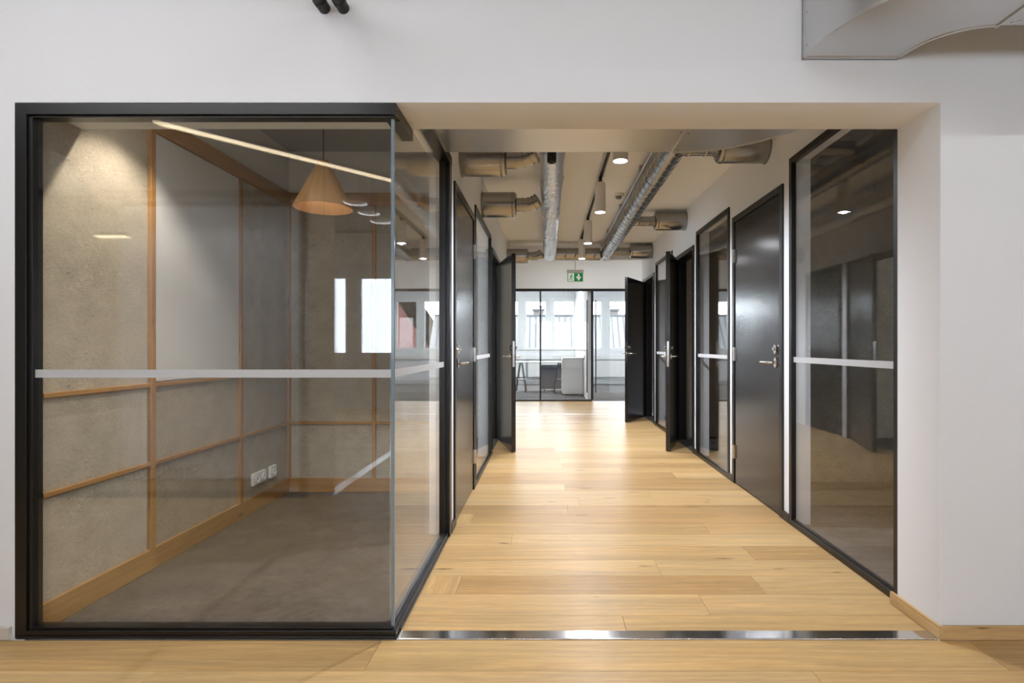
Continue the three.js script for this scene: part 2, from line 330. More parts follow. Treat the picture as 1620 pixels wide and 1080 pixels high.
// ------------------------------------------------------------------ doors and side panes of the corridor
// local axes: x along the wall, y up, z out into the corridor; t = 0 at the near end, 1 at the far end
function onWall(name, side, [a, b], label, category, kind) {
  const w = b - a, g = thing(name, label, category, side < 0 ? [XL, 0, -a] : [XR, 0, -b], undefined, kind);
  g.rotation.y = side < 0 ? Math.PI / 2 : -Math.PI / 2;
  return { g, w, x: (t) => (side < 0 ? t * w : (1 - t) * w), dir: side < 0 ? 1 : -1 };
}
function leverGeometry(x, y, z, toward, out = 1) {                    // rosette, neck and lever, the lever pointing along x
  const ros = new THREE.CylinderGeometry(0.026, 0.026, 0.010, 28); ros.rotateX(Math.PI / 2); ros.scale(0.85, 1.25, 1); ros.translate(x, y, z + out * 0.005);
  const lock = new THREE.CylinderGeometry(0.024, 0.026, 0.012, 28); lock.rotateX(Math.PI / 2); lock.scale(0.85, 1.25, 1); lock.translate(x, y + 0.085, z + out * 0.006);
  const knob = new THREE.CylinderGeometry(0.010, 0.012, 0.014, 20); knob.rotateX(Math.PI / 2); knob.translate(x, y + 0.088, z + out * 0.016);
  const path = new THREE.CatmullRomCurve3([[x, y, z], [x, y, z + out * 0.036], [x + toward * 0.012, y, z + out * 0.050], [x + toward * 0.05, y + 0.002, z + out * 0.054], [x + toward * 0.125, y, z + out * 0.052]].map((p) => new THREE.Vector3(...p)), false, 'centripetal');
  const tube = new THREE.TubeGeometry(path, 28, 0.0085, 12), cap = new THREE.SphereGeometry(0.0085, 12, 8); cap.translate(x + toward * 0.125, y, z + out * 0.052);
  return join([ros, lock, knob, tube, cap]);
}
function hinge(x, y, z) {
  const k = [];
  for (const s of [-1, 1]) { const c = new THREE.CylinderGeometry(0.0085, 0.0085, 0.052, 14); c.translate(x, y + s * 0.027, z + 0.011); k.push(c); }
  k.push(lb(x - 0.02, x + 0.02, y - 0.053, y + 0.053, z + 0.001, z + 0.005, 0.001));
  return join(k);
}
function door(name, side, [a, b, top], label, open, hungAt = 1) {
  const { g, w, x, dir: outward } = onWall(name, side, [a, b], label, 'door', 'structure');
  const c = 0.045, f0 = 0.012, f1 = -WALL_T - 0.01;
  part('jamb', lb(0, c, 0.001, top, f1, f0, 0.002), M.black, g);
  part('jamb', lb(w - c, w, 0.001, top, f1, f0, 0.002), M.black, g);
  part('head', lb(c, w - c, top - c, top, f1, f0, 0.002), M.black, g);
  part('stop', [lb(c, c + 0.012, 0.001, top - c, -0.085, -0.052, 0.001), lb(w - c - 0.012, w - c, 0.001, top - c, -0.085, -0.052, 0.001), lb(c, w - c, top - c - 0.012, top - c, -0.085, -0.052, 0.001)], M.black, g);
  const dir = hungAt ? outward : -outward, lw = w - 2 * c - 0.006, lh = top - c - 0.012, far = x(hungAt) - dir * (c + 0.003);                // hinge line at the far jamb
  const leaf = part('leaf', lb(dir > 0 ? -lw : 0, dir > 0 ? 0 : lw, 0, lh, -0.044, 0, 0.003), M.leaf, g, [far, 0.008, 0.004]);
  leaf.rotation.y = dir * open * R2;
  const hx = -dir * (lw - 0.055);
  part('handle', leverGeometry(hx, 0.965, 0, dir, 1), M.chrome, leaf);
  if (open) {
    part('handle', leverGeometry(hx, 0.965, -0.044, dir, -1), M.chrome, leaf);
    const ex = -dir * lw;
    part('lock_plate', [lb(Math.min(ex, ex - dir * 0.002), Math.max(ex, ex - dir * 0.002), 0.86, 1.12, -0.033, -0.011, 0.0008), lb(Math.min(ex, ex - dir * 0.011), Math.max(ex, ex - dir * 0.011), 0.955, 0.985, -0.028, -0.016, 0.002)], M.chrome, leaf);
    part('drop_seal', lb(Math.min(-dir * 0.01, -dir * (lw - 0.01)), Math.max(-dir * 0.01, -dir * (lw - 0.01)), -0.003, 0.004, -0.03, -0.014, 0.001), M.brushed, leaf);
  }
  for (const y of [0.25, 1.015, 1.785]) part('hinge', hinge(far + dir * 0.004, y, 0.004), M.chrome, g);
  return g;
}
door('door_1', 1, R2d, 'closed black door with chrome lever and three hinges between two panes', 0);
door('door_2', -1, L1, 'closed black door beside the corner pane of the booth', 0);
door('door_3', -1, L3, 'open black door leaf standing out past the olive pane', 15.5);
door('door_4', 1, R4, 'open black door with steel lock plate showing a grey felt wall', 20);
door('door_5', 1, R6, 'open black door at the far corridor end before the bright office', 28);

door('door_8', -1, L4, 'closed black door hidden behind the open leaf, mirrored in the entrance pane', 0, 0);
function sidePane(side, [a, b, top], label, bandY = 1.01) {
  const { g, w } = onWall('glass_partition', side, [a, b], label, 'partition');
  const c = 0.036, z0 = -0.018, z1 = 0.012;
  part('stile', lb(0, c, 0.001, top, z0, z1, 0.002), M.black, g);
  part('stile', lb(w - c, w, 0.001, top, z0, z1, 0.002), M.black, g);
  part('top_rail', lb(c, w - c, top - c, top, z0, z1, 0.002), M.black, g);
  part('bottom_rail', [lb(c, w - c, 0.001, 0.035, z0, z1, 0.002), lb(c, w - c, 0.035, 0.043, z0 + 0.004, z1 - 0.010, 0.001)], M.black, g);
  part('glass_pane', lb(c - 0.006, w - c + 0.006, 0.04, top - c + 0.006, -0.010, -0.002, 0), M.glass, g);
  part('frosted_band', lb(c, w - c, bandY - 0.028, bandY + 0.004, -0.0016, -0.0010, 0), M.band, g);
  return g;
}
sidePane(1, R1, 'tall dark glass pane beside the white pier at the corridor entrance');
sidePane(-1, L2, 'narrow glass pane with olive felt behind it after the first booth door', 1.0);
sidePane(1, R3, 'tall glass pane between the closed door and the open door with grey felt', 1.0);
sidePane(1, R5, 'farthest slim glass pane half hidden by the open black door', 1.0);
// black skirting on the wall strips between the frames
let trimNo = 1;
for (const [x0, x1, a, b, where] of [[XL, XL + 0.012, 3.152, 3.26, 'the corner post of the booth and the door'], [XL, XL + 0.012, 4.162, 4.198, 'the booth door and the olive pane'], [XL, XL + 0.012, 5.372, 5.458, 'the olive pane and the open leaf'],
  [XR - 0.012, XR, 3.327, 3.418, 'the entrance pane and the closed door'], [XR - 0.012, XR, 4.354, 4.428, 'the closed door and the next pane'], [XR - 0.012, XR, 5.412, 5.498, 'the middle pane and the open door'], [XR - 0.012, XR, 6.372, 6.448, 'the open door and the last pane'], [XR - 0.012, XR, 7.442, 7.538, 'the last pane and the farthest door']])
  single(`trim_${trimNo++}`, span(x0, x1, 0.001, 0.055, a, b, 0.0015), M.black, `short black skirting piece between ${where}`, 'skirting', undefined, undefined, 'structure');

// ------------------------------------------------------------------ the glass booth
{
  const g = thing('glass_partition', 'large glass front of the meeting booth in a black frame with corner joint', 'partition', [0, 0, 0]);
  const x0 = OPEN_L + 0.002, xc = XL - 0.006, f0 = FRONT - 0.002, f1 = FRONT + 0.05, ty = OPEN_TOP - 0.002, sideX = XL - 0.02;
  part('stile', [span(x0, x0 + 0.042, 0.001, ty, f0, f1, 0.002), span(x0 + 0.042, x0 + 0.058, 0.02, ty - 0.03, f0 + 0.008, f1, 0.002)], M.black, g);
  part('top_rail', [span(x0 + 0.042, XL + 0.002, ty - 0.042, ty, f0, f1, 0.002), span(x0 + 0.05, XL - 0.008, ty - 0.050, ty - 0.041, f0 + 0.008, f1, 0.001)], M.black, g);
  part('bottom_rail', [span(x0 + 0.01, XL + 0.002, 0.001, 0.012, f0 - 0.006, f1, 0.002), span(x0 + 0.042, XL + 0.002, 0.012, 0.030, f0, f1, 0.002), span(x0 + 0.05, XL - 0.010, 0.030, 0.038, f0 + 0.010, f1, 0.001)], M.black, g);
  part('glass_pane', span(x0 + 0.05, xc - 0.016, 0.036, ty - 0.046, FRONT + 0.018, FRONT + 0.026, 0), M.glass, g);
  part('glass_pane', span(x0 + 0.05, xc - 0.016, 0.036, ty - 0.046, FRONT + 0.038, FRONT + 0.046, 0), M.glass, g);   // acoustic double glazing
  part('frosted_band', span(x0 + 0.058, xc - 0.016, 0.962, 0.992, FRONT + 0.0170, FRONT + 0.0178, 0), M.band, g);
  part('corner_seal', span(xc - 0.016, xc - 0.004, 0.036, ty - 0.046, FRONT + 0.017, FRONT + 0.029, 0.002), M.seal, g);
  // side: under the wall header first, then up to the higher rail
  part('side_bottom_rail', [span(XL - 0.05, XL + 0.006, 0.001, 0.012, f1, 3.15, 0.002), span(XL - 0.05, XL, 0.012, 0.030, f1, 3.15, 0.002), span(XL - 0.045, XL - 0.012, 0.030, 0.040, f1, 3.12, 0.001)], M.black, g);
  part('side_top_rail', [span(XL - 0.05, XL + 0.002, ty - 0.046, ty, f1, BACK + 0.004, 0.002)], M.black, g);
  part('side_top_rail', [span(XL - 0.06, XL + 0.012, 2.118, 2.163, BACK + 0.004, 3.15, 0.002)], M.black, g);
  part('post', [span(XL - 0.05, XL + 0.010, 0.001, 2.12, 3.085, 3.150, 0.002), span(XL - 0.045, XL - 0.012, 0.03, 2.12, 3.06, 3.085, 0.001)], M.black, g);
  const side = new THREE.Shape([[FRONT + 0.030, 0.036], [3.075, 0.036], [3.075, 2.125], [BACK + 0.006, 2.125], [BACK + 0.006, ty - 0.04], [FRONT + 0.030, ty - 0.04]].map((p) => new THREE.Vector2(...p)));
  const gs = new THREE.ExtrudeGeometry(side, { depth: 0.010, bevelEnabled: false }); gs.rotateY(Math.PI / 2); gs.translate(sideX - 0.010, 0, 0);
  part('side_glass_pane', gs, M.glass, g);
  part('side_frosted_band', span(sideX + 0.0004, sideX + 0.0012, 0.962, 0.992, FRONT + 0.030, 3.06, 0), M.band, g);
}
// felt lined walls of the booth
{
  const X0 = -1.927, B1 = 2.653, B2 = 3.42, D1 = 4.075;
  single('wall_booth_left', span(X0 - 0.16, X0 - 0.002, -0.1, 3.0, BACK + 0.001, D1 + 0.1, 0), M.wall, 'white upper wall of the booth above its felt lining', 'wall', undefined, undefined, 'structure');
  single('wall_booth_back', span(X0 - 0.002, XL - WALL_T, -0.1, CEIL, D1 + 0.012, D1 + 0.09, 0), M.wall, 'white back wall of the booth above its felt lining', 'wall', undefined, undefined, 'structure');
  const n = thing('wall_lining', 'grey felt lining of the long booth wall with oak battens and rails', 'wall panel', [0, 0, 0], undefined, 'structure');
  const zones = [[FRONT + 0.052, B1], [B1, B2], [B2, D1]];
  zones.forEach(([a, b], i) => {
    part('felt_panel', span(X0 - 0.012, X0, 0.09, 0.508, a + 0.002, b - 0.002, 0.003), M.felt, n);
    part('felt_panel', span(X0 - 0.012, X0, 0.512, 0.888, a + 0.002, b - 0.002, 0.003), M.felt, n);
    if (i !== 1) part('felt_panel', span(X0 - 0.012, X0, 0.892, 2.125, a + 0.002, b - 0.002, 0.003), M.felt, n);
    part('rail', span(X0, X0 + 0.018, 0.500, 0.520, a + 0.003, b - 0.003, 0.003, true, i, 0.3), M.wood, n);
    part('rail', span(X0, X0 + 0.018, 0.880, 0.900, a + 0.003, b - 0.003, 0.003, true, i, 0.7), M.wood, n);
  });
  for (const d of [B1, B2, D1 - 0.012]) part('batten', span(X0, X0 + 0.02, 0.098, 2.125, d - 0.016, d + 0.016, 0.003, true, 0, d), M.wood, n);
  part('top_trim', span(X0 - 0.01, X0 + 0.022, 2.125, 2.215, FRONT + 0.052, D1, 0.003, true, 0, 1.1), M.wood, n);
  part('skirting', span(X0 - 0.01, X0 + 0.014, -0.003, 0.098, FRONT + 0.052, D1, 0.003, true, 0.6, 1.5), M.wood, n);
  single('whiteboard', span(X0, X0 + 0.012, 0.905, 2.118, B1 + 0.02, B2 - 0.02, 0.003), M.board, 'pale wall board between two oak battens in the booth', 'whiteboard');
  const k = thing('wall_lining', 'grey felt lining of the booth back wall with one slim batten', 'wall panel', [0, 0, 0], undefined, 'structure');
  const XB = -1.287, X1 = XL - WALL_T;
  for (const [a, b] of [[X0, XB], [XB, X1]]) {
    for (const [y0, y1] of [[0.09, 0.508], [0.512, 0.888], [0.892, 2.125]]) part('felt_panel', span(a + 0.002, b - 0.002, y0, y1, D1, D1 + 0.012, 0.003), M.felt, k);
    for (const y of [0.51, 0.89]) part('rail', span(a + 0.003, b - 0.003, y - 0.010, y + 0.010, D1 - 0.018, D1, 0.003, true, 1.2, y), M.wood, k);
  }
  part('batten', span(XB - 0.014, XB + 0.014, 0.098, 2.125, D1 - 0.02, D1, 0.003, true, 0.2, 0.9), M.wood, k);
  part('top_trim', span(X0 + 0.02, X1, 2.125, 2.215, D1 - 0.022, D1 + 0.01, 0.003, true, 0.3, 1.3), M.wood, k);
  part('skirting', span(X0 + 0.014, X1, -0.003, 0.098, D1 - 0.014, D1 + 0.01, 0.003, true, 0.1, 1.7), M.wood, k);
  // sockets on the long wall
  const socket = (d, gangs, label) => {
    const s = thing('wall_socket', label, 'socket', [X0, 0.207, -d]);
    s.rotation.y = Math.PI / 2;
    const w = 0.082 * gangs;
    part('cover_plate', lb(-w / 2, w / 2, -0.041, 0.041, 0, 0.022, 0.006), M.white, s);
    for (let q = 0; q < gangs; q++) {
      const cx = -w / 2 + 0.041 + q * 0.082;
      const ring = lathedSmooth([[0.0195, 0.008], [0.0195, 0.0], [0.026, 0.0], [0.026, 0.003], [0.022, 0.004], [0.0195, 0.004]], 28); ring.rotateX(Math.PI / 2); ring.translate(cx, 0, 0.021);
      part('outlet_ring', ring, M.white, s);
      const pins = []; for (const u of [-1, 1]) { const p = new THREE.CylinderGeometry(0.0025, 0.0025, 0.002, 10); p.rotateX(Math.PI / 2); p.translate(cx + u * 0.0095, 0, 0.0225); pins.push(p); }
      part('outlet_hole', pins, M.blackSoft, s);
    }
  };
  socket(3.635, 2, 'white double wall socket low on the felt wall');
  socket(3.815, 1, 'white single wall socket nearer the booth corner');
}
{ // wooden cone pendant in the middle of the booth
  const p = thing('pendant_lamp', 'conical wood veneer pendant lamp hanging inside the booth', 'lamp', [-1.24, 1.84, -3.03]);
  const outer = [[0.157, 0.0], [0.1565, 0.004], [0.028, 0.262], [0.024, 0.266], [0.004, 0.268]], inner = [[0.004, 0.260], [0.022, 0.258], [0.1535, 0.0], [0.157, 0.0]];
  const shade = toCreasedNormals(lathe([...inner.slice().reverse(), ...inner.slice(0, 0), ].reverse().concat(outer).map((q) => q), 64), 0.6);
  part('lamp_shade', shade, M.veneer, p);
  part('cord', along([0, 0.266, 0], [0, CEIL - 1.84 - 0.03, 0], 0.003, 0.003, 8), M.blackSoft, p);
  part('ceiling_cup', lathedSmooth([[0, 0], [0.045, 0], [0.05, 0.004], [0.05, 0.03], [0, 0.03]], 32), M.blackSoft, p, [0, CEIL - 1.84 - 0.03, 0]);
  part('socket', along([0, 0.262, 0], [0, 0.19, 0], 0.02, 0.02, 20), M.blackSoft, p);
  part('bulb', new THREE.SphereGeometry(0.032, 24, 16), S('#fff0dd', 0.4, { emissive: WARM, emissiveIntensity: 0.8 }), p, [0, 0.16, 0]);
  const l = new THREE.PointLight(WARM, 0.07); l.position.set(0, 0.16, 0); l.castShadow = true; l.shadow.radius = 1.5; l.name = 'pendant_bulb'; p.add(l);
}

// ------------------------------------------------------------------ ventilation
function arc(cx, cd, r, a0, a1, n = 20) { const o = []; for (let i = 0; i <= n; i++) { const a = (a0 + (a1 - a0) * i / n) * R2; o.push([cx + r * Math.cos(a), cd + r * Math.sin(a)]); } return o; }
{
  const y0 = 2.137, y1 = 2.42, bev = 0.003;
  const g = thing('rectangular_duct', 'flat galvanised rectangular duct bending through the white wall above the opening', 'duct', [0, 0, 0]);
  part('duct_section', raised([[XL, 2.64], [0.679, 2.64], [0.679, 2.99], [XL, 2.99]], y0, y1, bev), M.zinc, g);
  part('duct_elbow', raised([...arc(0.681, 2.38, 0.61, 90, 0), ...arc(0.681, 2.38, 0.26, 0, 90)], y0, y1, bev), M.zinc, g);
  part('duct_section', raised([[0.941, 2.0], [1.291, 2.0], [1.291, 2.379], [0.941, 2.379]], y0, y1, bev), M.zinc, g);
  part('duct_elbow', raised([...arc(1.483, 1.999, 0.542, 180, 270), ...arc(1.483, 1.999, 0.192, 270, 180)], y0, y1, bev), M.zinc, g);
  part('duct_section', raised([[1.486, 1.457], [4.9, 1.457], [4.9, 1.807], [1.486, 1.807]], y0, y1, bev), M.zinc, g);
  // standing seams and lips
  part('seam', span(0.676, 0.684, y0 - 0.004, y1 + 0.004, 2.636, 2.994, 0.001), M.zinc, g);
  part('seam', span(1.481, 1.488, y0 - 0.006, y1 + 0.004, 1.450, 1.814, 0.001), M.zinc, g);
  const lip = raised([...arc(1.483, 1.999, 0.550, 180, 270), ...arc(1.483, 1.999, 0.536, 270, 180)], y0 - 0.003, y0 + 0.012, 0.001);
  part('corner_lip', lip, M.zinc, g);
  part('corner_lip', raised([...arc(0.681, 2.38, 0.618, 90, 20), ...arc(0.681, 2.38, 0.604, 20, 90)], y0 - 0.003, y0 + 0.012, 0.001), M.zinc, g);
  part('corner_lip', raised([...arc(1.483, 1.999, 0.198, 180, 270), ...arc(1.483, 1.999, 0.186, 270, 180)], y0 - 0.003, y0 + 0.012, 0.001), M.zinc, g);
  for (const [x, d] of [[1.52, 1.79], [1.535, 1.78], [1.52, 1.63], [1.52, 1.48], [0.66, 2.95], [0.70, 2.95], [0.66, 2.70], [0.70, 2.72]]) { const s = new THREE.CylinderGeometry(0.005, 0.005, 0.005, 6); part('screw', s, M.chrome, g, [x, y0 - 0.001, -d]); }
  for (const y of [2.17, 2.29]) { const s = new THREE.CylinderGeometry(0.004, 0.004, 0.005, 6); s.rotateZ(Math.PI / 2); part('screw', s, M.chrome, g, [0.943, y, -1.985]); }
}
// tube along local +z with a spiral lock seam, made by turning a wavy profile
function spiralTube(L, R, pitch, ridge = 0.0034, around = 40) {
  const perTurn = 28, rows = Math.ceil(L / pitch * perTurn), pos = [], uv = [], idx = [];
  for (let i = 0; i <= rows; i++) for (let j = 0; j <= around; j++) {
    const z = L * i / rows, a = 2 * Math.PI * j / around, ph = ((z / pitch + j / around) % 1 + 1) % 1, w = Math.abs(ph - 0.5) * pitch;
    const r = R + (w < pitch / perTurn * 0.9 ? ridge : 0);
    pos.push(r * Math.cos(a), r * Math.sin(a), z); uv.push(a * R, z);
  }
  for (let i = 0; i < rows; i++) for (let j = 0; j < around; j++) { const a = i * (around + 1) + j, b = a + around + 1; idx.push(a, a + 1, b, b, a + 1, b + 1); }
  const g = new THREE.BufferGeometry();
  g.setAttribute('position', new THREE.Float32BufferAttribute(pos, 3)); g.setAttribute('uv', new THREE.Float32BufferAttribute(uv, 2)); g.setIndex(idx);
  g.computeVertexNormals();
  return g;
}
const DUCT_Y = 2.365;
{ // foil wrapped duct along the corridor
  const f = thing('foil_duct', 'crinkled silver foil insulated duct running down the middle of the corridor ceiling', 'duct', [0.031, DUCT_Y, -2.995]);
  const L = 4.81, R = 0.086, rows = 420, around = 56, pos = [], uv = [], idx = [];
  for (let i = 0; i <= rows; i++) for (let j = 0; j <= around; j++) {
    const z = L * i / rows, jj = j % around, a = 2 * Math.PI * jj / around, c = Math.cos(a), s = Math.sin(a);
    let r = R + 0.008 * noise.noise(z * 3, c * 1.5, s * 1.5) + 0.009 * Math.abs(noise.noise(z * 16, c * 4, s * 4 + 9)) + 0.006 * Math.abs(noise.noise(z * 40, c * 7 + 5, s * 7)) - 0.004;
    const k = (z + 0.4) % 1.05; if (Math.abs(k - 0.5) < 0.03) r += 0.006 - 0.1 * Math.abs(k - 0.5);          // tape rings
    if (z > L - 0.05) r *= Math.sqrt(Math.max(0, 1 - ((z - L + 0.05) / 0.05) ** 2)) * 0.9 + 0.1 * (1 - (z - L + 0.05) / 0.05);
    pos.push(r * c, r * s, -z); uv.push(a / 6.283 * 0.9, z);
  }
  for (let i = 0; i < rows; i++) for (let j = 0; j < around; j++) { const a = i * (around + 1) + j, b = a + around + 1; idx.push(a, b, a + 1, b, b + 1, a + 1); }
  let g = new THREE.BufferGeometry();
  g.setAttribute('position', new THREE.Float32BufferAttribute(pos, 3)); g.setAttribute('uv', new THREE.Float32BufferAttribute(uv, 2)); g.setIndex(idx); g.computeVertexNormals();
  part('foil_wrap', g, M.foil, f);
  for (const d of [3.3, 4.9, 6.6]) part('hanger_strap', lb(-0.008, 0.008, 0.075, CEIL - DUCT_Y, -d + 2.985 - 0.006, -d + 2.985 + 0.006, 0.001), M.brushed, f);
}
{ // spiral duct along the corridor and the cross piece at its end
  const s = thing('spiral_duct', 'round spiral seam duct running along the corridor on the side of the closed black door', 'duct', [0.82, DUCT_Y, -2.99]);
  const g = spiralTube(4.80, 0.079, 0.135); g.rotateY(Math.PI); part('spiral_tube', g, M.zincTube, s);
  const c1 = lathedSmooth([[0.0805, 0], [0.0825, 0.002], [0.0825, 0.016], [0.0805, 0.018]], 40);
  for (const d of [1.15, 2.28, 3.5]) { const q = c1.clone(); q.rotateX(-Math.PI / 2); part('coupling', q, M.zincTube, s, [0, 0, -d]); }
  const cap = lathedSmooth([[0, 0.03], [0.06, 0.026], [0.079, 0.006], [0.081, -0.02], [0.079, -0.02]], 40); cap.rotateX(-Math.PI / 2); part('end_cap', cap, M.zincTube, s, [0, 0, -4.80]);
  for (const d of [0.6, 2.4, 4.2]) part('hanger_strap', lb(-0.008, 0.008, 0.078, CEIL - DUCT_Y, -d - 0.006, -d + 0.006, 0.001), M.brushed, s);
  const x = thing('spiral_duct', 'short spiral seam duct crossing the corridor end from the foil duct to the long duct', 'duct', [0.124, DUCT_Y, -7.68]);
  const k = spiralTube(0.612, 0.084, 0.135); k.rotateY(Math.PI / 2); part('spiral_tube', k, M.zincTube, x);
}
// silencers: local +x away from the wall
function silencerBody(L, R) {
  const b = lathedSmooth([[0, 0], [R + 0.006, 0], [R + 0.006, 0.006], [R, 0.008], [R, L - 0.022], [R - 0.004, L - 0.010], [R - 0.014, L - 0.003], [R - 0.03, L], [0, L]], 56, 0.5);
  b.rotateZ(-Math.PI / 2);
  return b;
}
function silencer(side, d, y, L, R, label, branch) {
  const s = thing('duct_silencer', label, 'silencer', [side < 0 ? XL : XR, y, -d]);
  if (side > 0) s.rotation.y = Math.PI;
  part('casing', silencerBody(L, R), M.zincTube, s);
  const seam = lathedSmooth([[R, 0], [R + 0.003, 0.002], [R + 0.003, 0.010], [R, 0.012]], 56); seam.rotateZ(-Math.PI / 2); part('seam', seam, M.zincTube, s, [L - 0.04, 0, 0]);
  branch(s, L);
}
// pieces of a segmented bend from the silencer to the foil duct
const gored = (r) => (s, L) => {
  const path = [[L - 0.004, 0, 0], [L + 0.055, 0, 0], [L + 0.105, 0.003, 0.004], [L + 0.150, 0.016, 0.014], [L + 0.178, 0.030, 0.024], [L + 0.186, 0.034, 0.027]];
  const b = part('branch_duct', along(path[0], path[1], r, r, 36), M.zincTube, s);
  for (let i = 1; i + 1 < path.length; i++) part('bend_gore', along(path[i], path[i + 1], r - 0.0008 * i, r - 0.0008 * (i + 1), 36), M.zincTube, b);
  for (let i = 1; i < path.length - 1; i++) {
    const dir = new THREE.Vector3(...path[i + 1]).sub(new THREE.Vector3(...path[i - 1])).normalize().multiplyScalar(0.005), c = new THREE.Vector3(...path[i]);
    part('bead', along(c.clone().sub(dir).toArray(), c.clone().add(dir).toArray(), r + 0.0048, r + 0.0048, 36), M.zincTube, b);
  }
};
const straight = (r) => (s, L) => {
  const len = XR - L - 0.82 - 0.09, t = spiralTube(len + 0.01, r, 0.11, 0.003, 32); t.rotateY(Math.PI / 2);
  part('branch_duct', t, M.zincTube, s, [L - 0.004, 0, 0]);
  part('collar', along([L - 0.002, 0, 0], [L + 0.02, 0, 0], r + 0.004, r + 0.004, 36), M.zincTube, s);
};
silencer(-1, 3.56, 2.29, 0.297, 0.106, 'galvanised cylinder silencer with segmented bend nearest the flat duct on the booth side', gored(0.058));
silencer(-1, 4.70, 2.29, 0.297, 0.106, 'galvanised cylinder silencer with segmented bend above the booth door, middle of three', gored(0.058));
silencer(-1, 7.62, 2.33, 0.297, 0.100, 'small looking galvanised silencer beside the end of the foil duct', gored(0.058));
silencer(1, 3.70, 2.415, 0.335, 0.098, 'galvanised silencer partly hidden above the flat duct elbow', straight(0.05));
silencer(1, 5.86, 2.415, 0.335, 0.098, 'galvanised silencer on the wall over the open door with grey felt', straight(0.05));
silencer(1, 7.74, 2.415, 0.320, 0.098, 'farthest galvanised silencer at the corner by the last open door', straight(0.05));

single('conduit_pipe', join([along([0.755, 2.475, -2.4], [0.755, 2.475, -7.6], 0.013, 0.013, 16), ...[3.2, 4.4, 5.6, 6.8].map((d) => lb(0.735, 0.775, 2.470, CEIL, -d - 0.008, -d + 0.008, 0.002))]), M.brushed, 'thin grey conduit pipe clipped to the ceiling beside the long spiral duct', 'pipe');

// ------------------------------------------------------------------ lamps and small fittings of the corridor
{
  const t = thing('lighting_track', 'black lighting track on the corridor ceiling carrying white spotlights', 'lighting track', [0.448, CEIL, -5.0]);
  part('track_rail', [lb(-0.018, -0.012, -0.034, 0, -2.35, 2.5, 0.001), lb(0.012, 0.018, -0.034, 0, -2.35, 2.5, 0.001), lb(-0.018, 0.018, -0.006, 0, -2.35, 2.5, 0.001)], M.brushed, t);
  part('track_channel', lb(-0.0118, 0.0118, -0.026, -0.0062, -2.345, 2.49, 0.001), M.blackSoft, t);
  const spots = [[3.36, 'white cylinder spotlight nearest the opening, cut off by the flat duct'], [4.65, 'white cylinder spotlight, second along the track'], [6.06, 'white cylinder spotlight, third along the track'], [7.12, 'white cylinder spotlight farthest along the track, before the cross duct']];
  const makeSpot = () => {
    const s = new THREE.Group();
    part('lamp_body', lathedSmooth([[0, 0.25], [0.044, 0.25], [0.046, 0.247], [0.046, 0.002], [0.0445, 0], [0.042, 0.001], [0.042, 0.02], [0.036, 0.028]], 40), M.whiteLamp, s);
    part('lens', lathedSmooth([[0, 0.030], [0.033, 0.030], [0.036, 0.027], [0.0415, 0.012], [0.0415, 0.003]].reverse(), 36), M.glowWarm, s);
    part('adapter', [lb(-0.012, 0.012, 0.248, CEIL - 2.213 - 0.035, -0.045, 0.045, 0.002)], M.blackSoft, s);
    const l = new THREE.SpotLight(WARM, SPOT_POWER, 0, 84 * R2, 0.6); l.position.set(0, 0.008, 0); l.target.position.set(0, -1, 0); l.castShadow = true; l.shadow.radius = 0.9; l.name = 'spot_lens'; s.add(l, l.target);
    return s;
  };
  const proto = makeSpot();
  spots.forEach(([d, label], i) => {
    const s = i ? proto.clone() : proto;
    if (i) { const l = s.children.find((c) => c.isSpotLight), old = s.children.filter((c) => c.type === 'Object3D'); l.target = old[0]; }
    s.name = numbered('spotlight'); s.position.set(0.448, 2.213, -d); scene.add(s);
    mark(s, label, 'lamp', 'white spotlights on the ceiling track');
  });
  for (const [x, d, power, cone, label] of [[-1.62, 2.40, BOOTH_POWER, 54, 'white cylinder spotlight on the booth ceiling above the picture, lighting the long felt wall'], [-0.98, 2.42, BOOTH_POWER, 50, 'white cylinder spotlight on the booth ceiling above the picture, near the corner pane'], [1.64, 2.95, 3.2, 22, 'white cylinder spotlight on the ceiling of the first small room, above the picture']]) {
    const s = proto.clone(), l = s.children.find((c) => c.isSpotLight);
    l.target = s.children.find((c) => c.type === 'Object3D'); l.intensity = power; l.angle = cone * R2; l.penumbra = 0.35; l.color.copy(x < 0 ? AMBER : WARM).lerp(WARM, 0.35);
    s.name = numbered('spotlight'); s.position.set(x, x > 0 ? 2.275 : 2.22, -d); scene.add(s); mark(s, label, 'lamp');
  }
}
{
  const s = thing('smoke_detector', 'round white smoke detector on the ceiling between the spotlights and the conduit', 'smoke detector', [0.68, CEIL, -5.23]);
  part('base', lathedSmooth([[0, 0], [0.05, 0], [0.05, -0.014], [0.044, -0.022], [0, -0.022]].reverse(), 36), M.white, s);
  part('sensor_head', lathedSmooth([[0, -0.022], [0.03, -0.022], [0.028, -0.040], [0.022, -0.046], [0, -0.046]].reverse(), 32), M.grey, s);
}
{
  const s = thing('sensor', 'small black cylinder fitting hanging just behind the flat duct', 'sensor', [0.026, 2.19, -3.32]);
  part('body', lathedSmooth([[0, 0.065], [0.027, 0.065], [0.028, 0.062], [0.028, 0.006], [0.024, 0], [0.016, 0], [0.015, 0.006], [0, 0.006]].reverse(), 32), M.blackSoft, s);
  part('lens', new THREE.SphereGeometry(0.014, 20, 12), M.black, s, [0, 0.006, 0]);
  part('bracket', lb(-0.006, 0.006, 0.064, 0.082, -0.006, 0.006, 0.001), M.blackSoft, s);
}
